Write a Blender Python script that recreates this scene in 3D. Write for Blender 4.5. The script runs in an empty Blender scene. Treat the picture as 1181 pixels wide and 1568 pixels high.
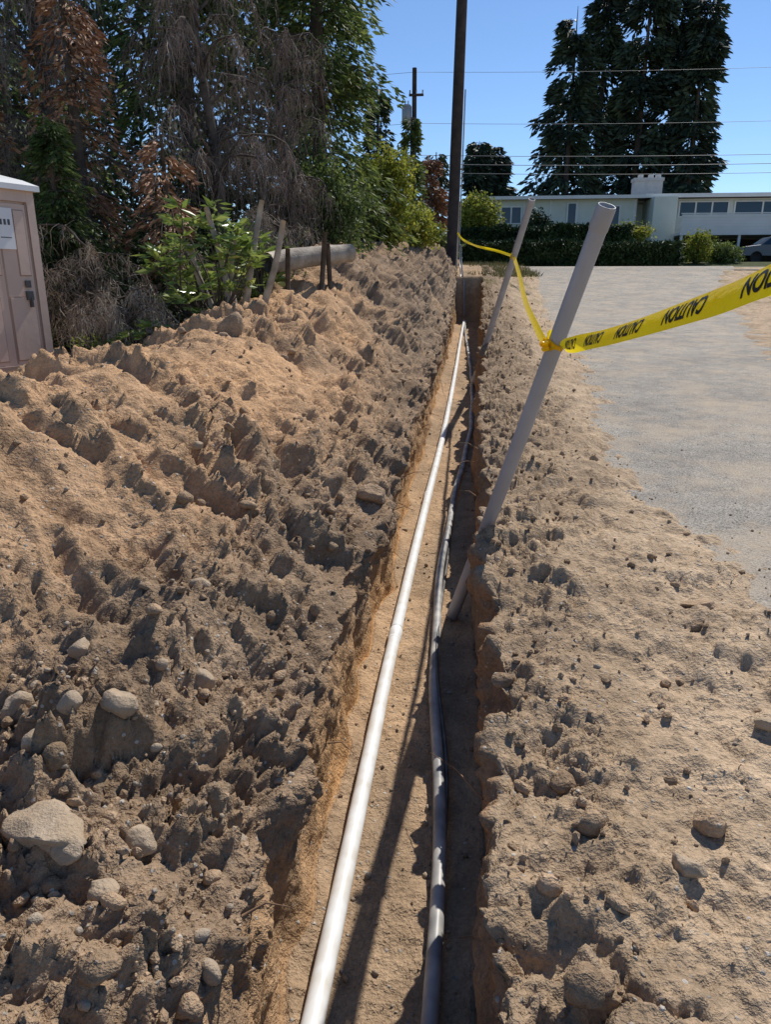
import bpy, math, random
import numpy as np
from mathutils import Vector, Matrix
R=np.random.RandomState(7)
random.seed(7)
scene=bpy.context.scene
# ------------------------------------------------------------------ helpers
class Acc:
    def __init__(s): s.V=[];s.F=[];s.n=0
    def add(s,V,F):
        V=np.asarray(V,float).reshape(-1,3); s.V.append(V)
        if not isinstance(F,list): F=[F]
        for f in F: s.F.append(np.asarray(f,int)+s.n)
        s.n+=len(V)
    def build(s,name,mat,smooth=False,parent=None,col=None):
        me=bpy.data.meshes.new(name)
        V=np.concatenate(s.V)
        me.vertices.add(len(V)); me.vertices.foreach_set('co',V.astype(np.float32).ravel())
        tot=np.concatenate([np.full(len(f),f.shape[1]) for f in s.F])
        lv=np.concatenate([f.ravel() for f in s.F])
        me.loops.add(len(lv)); me.loops.foreach_set('vertex_index',lv.astype(np.int32))
        me.polygons.add(len(tot))
        st=np.concatenate([[0],np.cumsum(tot)[:-1]])
        me.polygons.foreach_set('loop_start',st.astype(np.int32))
        me.polygons.foreach_set('loop_total',tot.astype(np.int32))
        me.polygons.foreach_set('use_smooth',np.full(len(tot),smooth))
        me.update(calc_edges=True)
        if col is not None:
            a=me.color_attributes.new('Col','FLOAT_COLOR','POINT')
            c=np.ones((len(V),4),np.float32); c[:,:3]=col
            a.data.foreach_set('color',c.ravel())
        if mat: me.materials.append(mat)
        ob=bpy.data.objects.new(name,me); scene.collection.objects.link(ob)
        if parent: ob.parent=parent
        return ob
def empty(name,loc=(0,0,0)):
    e=bpy.data.objects.new(name,None); scene.collection.objects.link(e); e.location=(0,0,0); e.empty_display_size=.1
    return e
def box(acc,lo,hi,M=None):
    x0,y0,z0=lo;x1,y1,z1=hi
    V=np.array([(x0,y0,z0),(x1,y0,z0),(x1,y1,z0),(x0,y1,z0),(x0,y0,z1),(x1,y0,z1),(x1,y1,z1),(x0,y1,z1)],float)
    if M is not None: V=np.array([tuple(M@Vector(v)) for v in V])
    acc.add(V,np.array([(0,3,2,1),(4,5,6,7),(0,1,5,4),(1,2,6,5),(2,3,7,6),(3,0,4,7)]))
def tube(acc,P,r,n=8,cap=True):
    P=np.asarray(P,float); K=len(P); r=np.broadcast_to(np.asarray(r,float),(K,))
    T=np.gradient(P,axis=0); T/=np.linalg.norm(T,axis=1)[:,None]+1e-9
    ref=np.array([0,0,1.]) if abs(T[:,2]).mean()<.8 else np.array([0,1.,0])
    A=np.cross(T,ref); A/=np.linalg.norm(A,axis=1)[:,None]+1e-9
    B=np.cross(T,A)
    an=np.linspace(0,2*np.pi,n,endpoint=False)
    V=P[:,None]+r[:,None,None]*(np.cos(an)[None,:,None]*A[:,None]+np.sin(an)[None,:,None]*B[:,None])
    i,j=np.meshgrid(np.arange(K-1),np.arange(n),indexing='ij'); j2=(j+1)%n
    F=np.stack([i*n+j,i*n+j2,(i+1)*n+j2,(i+1)*n+j],-1).reshape(-1,4)
    Fs=[F]
    if cap: Fs+= [np.arange(n)[None],(np.arange(n)[::-1]+(K-1)*n)[None]]
    acc.add(V.reshape(-1,3),Fs)
def norm(a): return a/(np.linalg.norm(a,axis=-1,keepdims=True)+1e-9)
def leaves(acc,P,D,L,W):
    N=len(P); D=norm(D); Rn=norm(R.normal(size=(N,3))); S=norm(np.cross(D,Rn)); Nn=np.cross(D,S)
    L=np.broadcast_to(L,(N,))[:,None]; W=np.broadcast_to(W,(N,))[:,None]
    V=np.stack([P,P+D*L*.45+S*W*.5+Nn*W*.12,P+D*L,P+D*L*.45-S*W*.5+Nn*W*.12],1).reshape(-1,3)
    F=np.arange(N*4).reshape(-1,4); acc.add(V,F)
def strips(acc,P,W):   # P (N,K,3)
    N,K,_=P.shape
    T=norm(P[:,-1]-P[:,0]); S=norm(np.cross(T,norm(R.normal(size=(N,3)))))
    w=np.linspace(1,.35,K)[None,:,None]*np.broadcast_to(W,(N,))[:,None,None]*.5
    A=P+S[:,None]*w; B=P-S[:,None]*w
    V=np.stack([A,B],2).reshape(-1,3)
    b=(np.arange(N)*K*2)[:,None]+(np.arange(K-1)*2)[None]
    F=np.stack([b,b+1,b+3,b+2],-1).reshape(-1,4); acc.add(V,F)
# noise
def hsh(ix,iy,seed):
    h=(ix.astype(np.int64)*374761393+iy.astype(np.int64)*668265263+seed*974711)&0xFFFFFFFF
    h=((h^(h>>13))*1274126177)&0xFFFFFFFF
    h=(h^(h>>16))&0xFFFFFFFF
    h=(h*2246822519)&0xFFFFFFFF
    h=(h^(h>>15))&0xFFFFFFFF
    return h.astype(np.float64)/4294967295.
def vn(x,y,seed=0):
    ix=np.floor(x);iy=np.floor(y);fx=x-ix;fy=y-iy
    fx=fx*fx*fx*(fx*(fx*6-15)+10);fy=fy*fy*fy*(fy*(fy*6-15)+10)
    a=hsh(ix,iy,seed);b=hsh(ix+1,iy,seed);c=hsh(ix,iy+1,seed);d=hsh(ix+1,iy+1,seed)
    return (a+(b-a)*fx+(c-a)*fy+(a-b-c+d)*fx*fy)*2-1
def fbm(x,y,seed=0,o=4,gain=.5):
    r=0;a=1;t=0
    for k in range(o):
        c,s=math.cos(.6*k+.3),math.sin(.6*k+.3)
        r=r+a*vn((x*c-y*s)*2**k,(x*s+y*c)*2**k,seed+k*17); t+=a; a*=gain
    return r/t
def crumb(x,y,seed,o=4,gain=.6):
    r=0;a=1;t=0
    for k in range(o):
        c,s=math.cos(.9*k+.3),math.sin(.9*k+.3)
        q=1-abs(vn((x*c-y*s)*2**k,(x*s+y*c)*2**k,seed+k*17))*1.6; r=r+a*q; t+=a; a*=gain
    return r/t
def clod(x,y,size,seed,prob=.8):
    wx=x/size+.35*vn(x/size*2.1,y/size*2.1,seed+5)+.12*vn(x/size*6,y/size*6,seed+15)
    wy=y/size+.35*vn(x/size*2.1+9,y/size*2.1,seed+6)+.12*vn(x/size*6+4,y/size*6,seed+16)
    ix=np.floor(wx);iy=np.floor(wy); h=np.zeros_like(wx)
    for dx in(-1,0,1):
        for dy in(-1,0,1):
            cx=ix+dx;cy=iy+dy
            px=cx+.15+.7*hsh(cx,cy,seed);py=cy+.15+.7*hsh(cx,cy,seed+1)
            r=(.28+.42*hsh(cx,cy,seed+2))*(hsh(cx,cy,seed+3)<prob)
            ux=wx-px;uy=wy-py
            q=.35*np.sqrt(ux*ux+uy*uy)+.65*np.maximum(abs(ux*.8+uy*.6),abs(uy*.8-ux*.6))*1.1
            tilt=1+.7*((hsh(cx,cy,seed+4)-.5)*ux+(hsh(cx,cy,seed+7)-.5)*uy)*2
            hh=np.minimum(np.sqrt(np.maximum(0,1-(q/(r+1e-6))**2)),.8)*r*tilt
            h=np.maximum(h,np.where(r>0,hh,0))
    return h*size
def blocks(x,y,size,seed,warp=.45):
    wx=x/size+warp*vn(x/size*1.7,y/size*1.7,seed+5)+.15*vn(x/size*5,y/size*5,seed+8)
    wy=y/size+warp*vn(x/size*1.7+9,y/size*1.7,seed+6)+.15*vn(x/size*5+3,y/size*5,seed+9)
    ix=np.floor(wx);iy=np.floor(wy); F1=np.full(wx.shape,9.);F2=np.full(wx.shape,9.); H=np.zeros_like(wx)
    for dx in(-1,0,1):
        for dy in(-1,0,1):
            cx=ix+dx;cy=iy+dy
            ux=wx-(cx+.1+.8*hsh(cx,cy,seed));uy=wy-(cy+.1+.8*hsh(cx,cy,seed+1))
            d=np.sqrt(ux*ux+uy*uy)
            hh=.75*hsh(cx,cy,seed+2)**1.5+.9*((hsh(cx,cy,seed+4)-.5)*ux+(hsh(cx,cy,seed+7)-.5)*uy)
            n=d<F1
            F2=np.where(n,F1,np.minimum(F2,d)); H=np.where(n,hh,H); F1=np.where(n,d,F1)
    e=F2-F1
    return (H*ss(0,.35,e)-.10*(1-ss(0,.3,e)))*size
def ss(a,b,x):
    t=np.clip((x-a)/(b-a),0,1); return t*t*(3-2*t)
def tab(rows,grid,d,Y):
    ys=np.array([r[0] for r in rows],float); M=np.array([r[1] for r in rows],float)
    k=np.clip(np.searchsorted(ys,Y)-1,0,len(ys)-2)
    t=np.clip((Y-ys[k])/(ys[k+1]-ys[k]),0,1); t=t*t*(3-2*t)*.6+t*.4
    kd=np.clip(np.searchsorted(grid,d)-1,0,len(grid)-2)
    g=np.array(grid,float); td=np.clip((d-g[kd])/(g[kd+1]-g[kd]),0,1)
    a=M[k,kd]*(1-td)+M[k,kd+1]*td; b=M[k+1,kd]*(1-td)+M[k+1,kd+1]*td
    return a*(1-t)+b*t
def Tz(Y):
    Yc=np.clip(Y,18,40); t=.0021*(Yc-18)**2
    w=.0366*Y+t
    w=np.where(Y>40,.0366*40+.0021*22**2,w)
    return w
# ------------------------------------------------------------------ materials
def mat(name):
    m=bpy.data.materials.new(name); m.use_nodes=True; nt=m.node_tree; nt.nodes.clear()
    o=nt.nodes.new('ShaderNodeOutputMaterial'); b=nt.nodes.new('ShaderNodeBsdfPrincipled')
    nt.links.new(b.outputs[0],o.inputs[0]); return m,nt,b,o
def N(nt,t,**k):
    n=nt.nodes.new(t)
    for a,v in k.items(): setattr(n,a,v)
    return n
def ramp(nt,fac,stops):
    r=nt.nodes.new('ShaderNodeValToRGB'); e=r.color_ramp.elements
    while len(e)<len(stops): e.new(.5)
    for el,(p,c) in zip(e,stops): el.position=p; el.color=(*c,1)
    nt.links.new(fac,r.inputs[0]); return r.outputs[0]
def noise(nt,vec,scale,detail=4,rough=.6):
    n=nt.nodes.new('ShaderNodeTexNoise'); n.inputs['Scale'].default_value=scale; n.inputs['Detail'].default_value=detail
    n.inputs['Roughness'].default_value=rough
    if vec: nt.links.new(vec,n.inputs['Vector'])
    return n.outputs['Fac']
def coord(nt): return nt.nodes.new('ShaderNodeTexCoord').outputs['Object']
def mix(nt,f,a,b,bt='MIX'):
    m=nt.nodes.new('ShaderNodeMix'); m.data_type='RGBA'; m.blend_type=bt
    for s,v in((m.inputs[0],f),(m.inputs[6],a),(m.inputs[7],b)):
        if isinstance(v,(int,float)): s.default_value=v
        elif isinstance(v,tuple): s.default_value=(*v,1)
        else: nt.links.new(v,s)
    return m.outputs[2]
def madd(nt,a,k,c=0.):
    m=N(nt,'ShaderNodeMath',operation='MULTIPLY_ADD'); nt.links.new(a,m.inputs[0]); m.inputs[1].default_value=k
    if isinstance(c,float): m.inputs[2].default_value=c
    else: nt.links.new(c,m.inputs[2])
    return m.outputs[0]
def bump(nt,h,dist,strength=1,prev=None):
    b=nt.nodes.new('ShaderNodeBump'); b.inputs['Distance'].default_value=dist; b.inputs['Strength'].default_value=strength
    nt.links.new(h,b.inputs['Height'])
    if prev: nt.links.new(prev,b.inputs['Normal'])
    return b.outputs[0]
def simple(name,c,rough=.6,var=.15,scale=8,bmp=0,metal=0,c2=None,spec=.4):
    m,nt,b,o=mat(name); v=coord(nt); n=noise(nt,v,scale,2)
    c2=c2 or tuple(x*(1-var*2) for x in c)
    nt.links.new(ramp(nt,n,[(.3,c2),(.65,c)]),b.inputs['Base Color'])
    b.inputs['Roughness'].default_value=rough; b.inputs['Metallic'].default_value=metal
    b.inputs['Specular IOR Level'].default_value=spec
    if bmp: nt.links.new(bump(nt,noise(nt,v,scale*6,2),bmp),b.inputs['Normal'])
    return m
def leafmat(name,stops,trans=.3,rough=.6,spec=.3,clump=1.2):
    m,nt,b,o=mat(name)
    g=nt.nodes.new('ShaderNodeNewGeometry'); v=coord(nt)
    n=noise(nt,v,clump,1)
    ma=N(nt,'ShaderNodeMath',operation='MULTIPLY_ADD'); nt.links.new(g.outputs['Random Per Island'],ma.inputs[0]); ma.inputs[1].default_value=.55
    mb=N(nt,'ShaderNodeMath',operation='MULTIPLY_ADD'); nt.links.new(n,mb.inputs[0]); mb.inputs[1].default_value=1.3; mb.inputs[2].default_value=-.42
    nt.links.new(mb.outputs[0],ma.inputs[2])
    c=ramp(nt,ma.outputs[0],stops)
    nt.links.new(c,b.inputs['Base Color']); b.inputs['Roughness'].default_value=rough; b.inputs['Specular IOR Level'].default_value=spec
    if trans>0:
        t=nt.nodes.new('ShaderNodeBsdfTranslucent'); nt.links.new(c,t.inputs[0])
        mx=nt.nodes.new('ShaderNodeMixShader'); mx.inputs[0].default_value=trans
        nt.links.new(b.outputs[0],mx.inputs[1]); nt.links.new(t.outputs[0],mx.inputs[2]); nt.links.new(mx.outputs[0],o.inputs[0])
    return m
def dirtmat(name,attr=True,base=(.3,.22,.15)):
    m,nt,b,o=mat(name); v=coord(nt)
    if attr:
        a=nt.nodes.new('ShaderNodeAttribute'); a.attribute_name='Col'; c=a.outputs['Color']
    else:
        g=nt.nodes.new('ShaderNodeNewGeometry')
        c=ramp(nt,g.outputs['Random Per Island'],[(0,tuple(x*.7 for x in base)),(.6,base),(1,tuple(min(1,x*1.2) for x in base))])
    n1=noise(nt,v,6,3,.65); n2=noise(nt,v,60,3,.7)
    k=ramp(nt,n1,[(.3,(.72,.70,.68)),(.7,(1.14,1.12,1.10))]); c=mix(nt,1.,c,k,'MULTIPLY')
    k=ramp(nt,n2,[(.3,(.74,.74,.74)),(.7,(1.17,1.17,1.17))]); c=mix(nt,1.,c,k,'MULTIPLY')
    vo=N(nt,'ShaderNodeTexVoronoi'); vo.inputs['Scale'].default_value=38; nt.links.new(v,vo.inputs['Vector'])
    sep=N(nt,'ShaderNodeSeparateColor'); nt.links.new(vo.outputs['Color'],sep.inputs[0])
    gt=N(nt,'ShaderNodeMath',operation='GREATER_THAN'); nt.links.new(sep.outputs[0],gt.inputs[0]); gt.inputs[1].default_value=.88
    lt=N(nt,'ShaderNodeMath',operation='LESS_THAN'); nt.links.new(vo.outputs['Distance'],lt.inputs[0]); lt.inputs[1].default_value=.28
    mu=N(nt,'ShaderNodeMath',operation='MULTIPLY'); nt.links.new(gt.outputs[0],mu.inputs[0]); nt.links.new(lt.outputs[0],mu.inputs[1])
    pc=ramp(nt,sep.outputs[1],[(0,(.22,.20,.18)),(.5,(.35,.31,.26)),(1,(.50,.46,.41))])
    c=mix(nt,mu.outputs[0],c,pc)
    nt.links.new(c,b.inputs['Base Color']); b.inputs['Roughness'].default_value=.95; b.inputs['Specular IOR Level'].default_value=.1
    inv=N(nt,'ShaderNodeMath',operation='SUBTRACT'); inv.inputs[0].default_value=.35; nt.links.new(vo.outputs['Distance'],inv.inputs[1]); inv.use_clamp=True
    pm=N(nt,'ShaderNodeMath',operation='MULTIPLY'); nt.links.new(inv.outputs[0],pm.inputs[0]); nt.links.new(gt.outputs[0],pm.inputs[1])
    n0=noise(nt,v,22,3,.65)
    hh=madd(nt,n0,.024,madd(nt,n2,.014,madd(nt,pm.outputs[0],.02)))
    nt.links.new(bump(nt,hh,1.0,1.0),b.inputs['Normal']); return m
M_dirt=dirtmat('dirt'); M_clod=dirtmat('clod_dirt',False,(.385,.275,.18))
def asphalt():
    m,nt,b,o=mat('old_asphalt'); v=coord(nt)
    n=noise(nt,v,.9,4,.6); c=ramp(nt,n,[(.3,(.28,.255,.222)),(.5,(.335,.305,.262)),(.7,(.39,.35,.295))])
    sp=noise(nt,v,70,3,.8); c=mix(nt,1.,c,ramp(nt,sp,[(.36,(.25,.25,.25)),(.5,(.98,.98,.98)),(.66,(1.5,1.47,1.42))]),'MULTIPLY')
    st=noise(nt,v,5,4,.7); c=mix(nt,1.,c,ramp(nt,st,[(.3,(.76,.76,.77)),(.6,(1.05,1.05,1.04))]),'MULTIPLY')
    ds=noise(nt,v,1.7,5,.7); c=mix(nt,ramp(nt,ds,[(.46,(0,0,0)),(.68,(.75,.75,.75))]),c,(.46,.365,.26))
    nt.links.new(c,b.inputs['Base Color']); b.inputs['Roughness'].default_value=.9; b.inputs['Specular IOR Level'].default_value=.2
    nt.links.new(bump(nt,sp,.010,1),b.inputs['Normal']); return m
M_asph=asphalt()
# ------------------------------------------------------------------ GROUND
dl=np.concatenate([np.arange(0,2.0,.010),np.arange(2.0,4.6,.018),np.arange(4.6,20,.3),np.geomspace(20,420,16)])
dr=np.concatenate([np.arange(0,1.7,.010),np.arange(1.7,3.2,.02),np.arange(3.2,14,.15),np.geomspace(14,420,22)])
nw=40; nf=46
Ys=np.concatenate([np.arange(-8,.5,.12),np.arange(.5,1.6,.010),1.6*np.exp(np.arange(0,math.log(31/1.6),.0056)),np.arange(31.2,60,.45),np.geomspace(60,700,16)])
nL=len(dl);nR=len(dr);nC=nL+nw+nf+nw+nR;nY=len(Ys)
gL=[0,.35,.9,1.5,2.1,3,4,6,12,30,420]
rowsL=[(-8,[-.08,.1,.2,.3,.4,.5,.5,.4,.2,.1,0]),
(2.2,[-.08,.10,.20,.30,.38,.58,.54,.45,.2,.1,0]),
(3.2,[-.08,.10,.28,.52,.80,.76,.58,.45,.3,.1,0]),
(5,[-.09,.08,.38,.72,.90,.76,.54,.45,.3,.2,0]),
(7,[-.09,.10,.40,.72,.84,.68,.5,.42,.3,.2,0]),
(10,[-.08,.14,.50,.86,.97,.7,.45,.35,.3,.3,0]),
(11.5,[-.06,.22,.66,1.02,1.25,.95,.6,.35,.3,.3,0]),
(14,[-.05,.34,.92,1.4,1.68,1.4,1.0,.8,.6,.4,0]),
(20,[0,.45,1.1,1.6,1.86,1.75,1.5,1.2,1,.6,0]),
(25,[.3,.9,1.55,1.8,1.86,1.8,1.6,1.3,1,.6,0]),
(27.2,[.85,1.35,1.6,1.65,1.7,1.6,1.4,1.2,1,.6,0]),
(30,[1.0,1.2,1.3,1.3,1.3,1.3,1.2,1,.8,.5,0]),
(42,[0,0,0,0,0,0,0,0,0,0,0])]
gR=[0,.3,.8,1.3,2.0,3,420]
rowsR=[(-8,[-.02,.02,0,0,0,0,0]),(2.5,[-.02,.03,.01,0,0,0,0]),(5,[.0,.07,.06,.02,0,0,0]),(10,[.02,.11,.10,.03,0,0,0]),
(14,[.06,.18,.15,.04,0,0,0]),(20,[.2,.32,.20,.04,0,0,0]),(26,[.5,.6,.42,.16,0,0,0]),(28,[.75,.8,.6,.25,.03,0,0]),(34,[.45,.5,.4,.2,.1,0,0]),(41,[0,0,0,0,0,0,0])]
def xeL(Y): return np.interp(Y,[2,3.3,3.8,5,6.5,9,12,25,40],[9,2.2,1.75,1.34,1.12,1.4,1.85,2.3,2.95])
def xeR(Y): return np.interp(Y,[3,8,11,13,15,20,30,40],[8,6.6,5.6,5.1,5.5,6.9,9.2,12.4])
Yg=Ys[:,None]
xl=-.61+.035*vn(Yg*1.3,Yg*0,3)+.035*vn(Yg*4,Yg*0,4)
xr=.125+.2*np.clip((Yg-8)/16,0,1)+.03*vn(Yg*1.1,Yg*0,8)+.025*vn(Yg*3.7,Yg*0,9)
zl0=tab(rowsL,gL,np.zeros_like(Yg),Yg); zr0=tab(rowsR,gR,np.zeros_like(Yg),Yg)
endk=ss(26.8,27.25,Yg)
zf=-.75*(1-endk)+(zl0*.5+zr0*.5)*endk
zf=zf+.02*vn(Yg*1.7,Yg*0,12)
X=np.zeros((nY,nC));Z=np.zeros((nY,nC));S=np.zeros((nY,nC))
kd=np.zeros((nY,nC))
D=dl[::-1][None]
X[:,:nL]=xl-D; Z[:,:nL]=tab(rowsL,gL,np.broadcast_to(D,(nY,nL)),np.broadcast_to(Yg,(nY,nL))); S[:,:nL]=X[:,:nL]-.75
t=np.linspace(0,1,nw+2)[1:-1][None]
a=nL; X[:,a:a+nw]=xl+(.01)*t; Z[:,a:a+nw]=zl0+(zf-zl0)*t; S[:,a:a+nw]=xl-.75+.75*t
X[:,a:a+nw]+=.07*np.maximum(0,t-.75)**1.2*2
a+=nw; t2=np.linspace(0,1,nf)[None]; xlb=xl+.045
X[:,a:a+nf]=xlb+(xr-.01-xlb)*t2; Z[:,a:a+nf]=zf+.0*t2; S[:,a:a+nf]=X[:,a:a+nf]
Z[:,a:a+nf]+=.03*(1-ss(0,.16,t2))+.02*ss(.85,1,t2)
a+=nf; X[:,a:a+nw]=xr-.01+.03*t; Z[:,a:a+nw]=zf+(zr0-zf)*t; S[:,a:a+nw]=xr+.75*t
a+=nw; Dr=dr[None]; X[:,a:]=xr+.02+Dr; Z[:,a:]=tab(rowsR,gR,np.broadcast_to(Dr,(nY,nR)),np.broadcast_to(Yg,(nY,nR))); S[:,a:]=X[:,a:]+.75
kd[:,:nL]=0;kd[:,nL:nL+nw]=1;kd[:,nL+nw:nL+nw+nf]=2;kd[:,nL+nw+nf:nL+2*nw+nf]=3;kd[:,a:]=4
YY=np.broadcast_to(Yg,X.shape).copy()
dx=np.gradient(X,axis=1);dz=np.gradient(Z,axis=1)
nx=-dz;nz=dx
def sm(A):
    P=np.pad(A,((0,0),(4,4)),mode='edge'); return sum(P[:,k:k+A.shape[1]] for k in range(9))/9
ln=np.sqrt(nx*nx+nz*nz)+1e-9; nx=sm(nx/ln);nz=sm(nz/ln); ln=np.sqrt(nx*nx+nz*nz)+1e-9; nx/=ln;nz/=ln
dL=np.maximum(0,xl-X)*(kd==0); dR=np.maximum(0,X-xr)*(kd==4)
isL=(kd==0);isR=(kd==4);fl=(kd==2);wall=(kd==1)|(kd==3)
wt=np.zeros_like(X); wt[:,nL:nL+nw]=1-t; wt[:,nL+nw+nf:nL+2*nw+nf]=t
rockzone=isL*(1-ss(2.3,3.1,YY+.3*vn(X*2,YY*2,33)))*(dL<4)
nn=vn(S*1.1,YY*.8,41)
near=np.minimum(1,np.maximum(.0,1-ss(34,42,YY)))
mk=np.zeros_like(X)
mk=np.where(isL,.20+.25*ss(0,.7,nn)+.72*(1-ss(.3,1.3,dL+.3*nn))+.38*rockzone,mk)
mk=np.where(isR,.16+.14*ss(-.2,.6,nn)+.55*(1-ss(.25,.9,dR+.35*nn-.45*ss(3,7,YY)+.12)),mk)
mk=np.where(wall,.15+.5*wt**2,mk); mk=np.where(fl,.04,mk)
mk=np.clip(mk,0,1.2)*near
bk=np.where(isR,.55,.85)
wx=.06*fbm(S*3,YY*3,70,3); wy=.06*fbm(S*3+7,YY*3,71,3)
s_=S+wx;y_=YY+wy
h=np.zeros_like(X)
h+=near*np.where(isL,.12*fbm(S*.9,YY*.7,21,3)*ss(.1,.6,dL),0)+near*np.where(isR,.03*fbm(S*.9,YY*.7,22,3)*ss(.1,.5,dR),0)
# rills running down the spoil slope
u=(S*.86-YY*.5);w_=(S*.5+YY*.86)
w2=w_+.22*fbm(u*1.3,w_*1.3,50,3)+.03*fbm(u*7,w_*7,53,3)
rill=1-abs(fbm(w2*2.2,u*.6,51,4))*2.4
rill2=1-abs(fbm(w2*6.0,u*1.6,52,3))*2.4
slopeM=isL*ss(.2,.7,dL)*(1-.8*ss(2.8,3.8,dL))*ss(2.0,3.0,YY)*near
chunk=ss(-.06,.18,fbm(w2*1.5,u*.8,54,3))
h+=slopeM*(.125*rill+.06*rill2*(.4+.6*chunk))
h+=slopeM*chunk*(.85*clod(u*.6,w2,.26,92,.6)+.65*clod(u*.7,w2,.12,93,.6)+.32*blocks(u*.6,w2,.075,91)+.4*clod(u,w2,.05,94,.5))
brk=ss(-.2,.3,fbm(S*1.6,YY*1.3,60,3)); brk2=.35+.65*ss(-.25,.25,fbm(S*2.6,YY*2.4,62,3))
h+=mk*near*.12*(crumb(s_*2.4,y_*2.4,81,3,.5)-.5)
h+=mk*bk*(.38*blocks(s_,y_,.16,100)*brk+.42*blocks(s_,y_,.08,110)*brk2+.45*blocks(s_,y_,.04,120)*brk2)
h+=mk*(.85*clod(s_,y_,.27,101,.5)*brk+.78*clod(s_,y_,.13,111,.5)*brk2+.8*clod(s_,y_,.065,121,.6)*brk2+.75*clod(s_,y_,.034,131,.6))
h+=(.15+.85*mk)*near*.026*(crumb(s_*9,y_*9,80,4)-.5)*np.where(fl,.3,1)
h+=isR*near*(.5*clod(s_,y_,.10,140,.14)+.6*clod(s_,y_,.05,150,.2)+.22*blocks(s_,y_,.09,151)*ss(-.1,.4,fbm(S*1.3,YY*1.1,152,3)))*(1-mk)
h-=isR*near*.04*ss(.15,.5,fbm(s_*3.3,y_*2.3,160,3))
h+=isL*near*(.6*clod(s_,y_,.07,141,.12)+.6*clod(s_,y_,.035,142,.15))
h+=fl*(.35*clod(s_,y_,.06,170,.25)+.3*clod(s_,y_,.03,171,.4)+.02*fbm(s_*5,y_*5,172,3))*near
h+=wall*near*(.06*fbm(s_*4,y_*3,180,4)*(0.5+wt))
h-=mk*.03
en=fbm(X*1.2,YY*1.2,200,4)*.28+fbm(X*6,YY*6,201,3)*.16
e1=X-xeL(YY)+en; e2=xeR(YY)-X+en; e=np.minimum(e1,e2); e=np.where((YY>2.9)&(YY<41.5),e,-1)
es=np.where((YY>38.3)&(YY<42.6)&(X>2.6),1.,-1.); e=np.maximum(e,es)
ek=ss(-.25,.45,e)*isR
h=h*(1-ss(.3,1,ek))
Zs=Z*(1-ek)+ek*(-.05)+isR*.02*(1-ek)
h=np.where(YY>42,0,h)
ter=ss(44,47.5,YY)*(1-ss(10.8,12.2,X))*1.15+ss(44,48,YY)*ss(10.8,12.2,X)*.35
ter*=ss(-60,-20,X)*(1-ss(60,90,X))
PX=X+nx*h; PZ=Zs+nz*h+Tz(YY)+ter
PY=YY+ (mk*.02*vn(S*9,YY*9,300))
V=np.stack([PX,PY,PZ],-1).reshape(-1,3)
i,j=np.meshgrid(np.arange(nY-1),np.arange(nC-1),indexing='ij')
F=np.stack([i*nC+j,i*nC+j+1,(i+1)*nC+j+1,(i+1)*nC+j],-1).reshape(-1,4)
def C(*c): return np.array(c,float)
def lerp(a,b,k): return a*(1-k[...,None])+b*k[...,None]
tan=C(.58,.365,.205); grey=C(.335,.24,.16); orange=C(.53,.315,.15); pack=C(.52,.395,.27); dark=C(.17,.125,.09)
col=np.zeros(X.shape+(3,))
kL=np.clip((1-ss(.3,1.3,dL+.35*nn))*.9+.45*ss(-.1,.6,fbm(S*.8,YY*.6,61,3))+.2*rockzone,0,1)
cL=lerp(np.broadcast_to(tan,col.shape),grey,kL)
damp_shade=ss(-.05,.4,fbm(S*1.7,YY*1.5,66,4))  # dark patches: damp soil plus clod shadows painted into the colour
cL=lerp(cL,C(.21,.15,.10),damp_shade*np.clip(kL,0,1)*.6)
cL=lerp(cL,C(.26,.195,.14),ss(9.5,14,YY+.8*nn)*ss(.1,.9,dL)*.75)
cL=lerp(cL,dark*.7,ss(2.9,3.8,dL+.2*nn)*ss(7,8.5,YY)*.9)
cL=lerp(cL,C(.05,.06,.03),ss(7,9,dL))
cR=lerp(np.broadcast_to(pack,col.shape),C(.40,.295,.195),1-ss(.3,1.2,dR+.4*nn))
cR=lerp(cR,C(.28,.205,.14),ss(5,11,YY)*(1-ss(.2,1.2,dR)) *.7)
cR=lerp(cR,C(.34,.25,.168),ss(.0,.5,fbm(S*1.4,YY*1.4,67,4))*.55)
wn_=ss(-.3,.5,fbm(S*2.5,YY*1.2,64,3))
cW=lerp(np.broadcast_to(orange,col.shape),grey,np.clip(wn_*.5+wt*.75,0,1))
cWr=lerp(np.broadcast_to(C(.36,.22,.125),col.shape),C(.29,.21,.14),wn_)
cF=lerp(np.broadcast_to(C(.49,.34,.21),col.shape),C(.38,.275,.18),wn_)
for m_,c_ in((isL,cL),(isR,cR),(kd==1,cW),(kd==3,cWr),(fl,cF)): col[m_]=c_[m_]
g=ss(41.8,43,YY); col=lerp(col,C(.07,.085,.035),g)
g2=isR*ss(.1,.5,fbm(S*1.5,YY*1.5,65,3))*ss(24,27,YY)*(YY<42); col=lerp(col,C(.2,.17,.08),g2*.7)
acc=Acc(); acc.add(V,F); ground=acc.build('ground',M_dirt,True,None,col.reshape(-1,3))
VX=V[:,0];VY=V[:,1];VZ=V[:,2]
gmask=((kd==0)|(kd==4)).ravel()&(VY>.6)&(VY<60)&(abs(VX)<30)
gi=np.nonzero(gmask)[0]
def gz(x,y):
    d=(VX[gi]-x)**2+(VY[gi]-y)**2; return VZ[gi[np.argmin(d)]]
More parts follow.
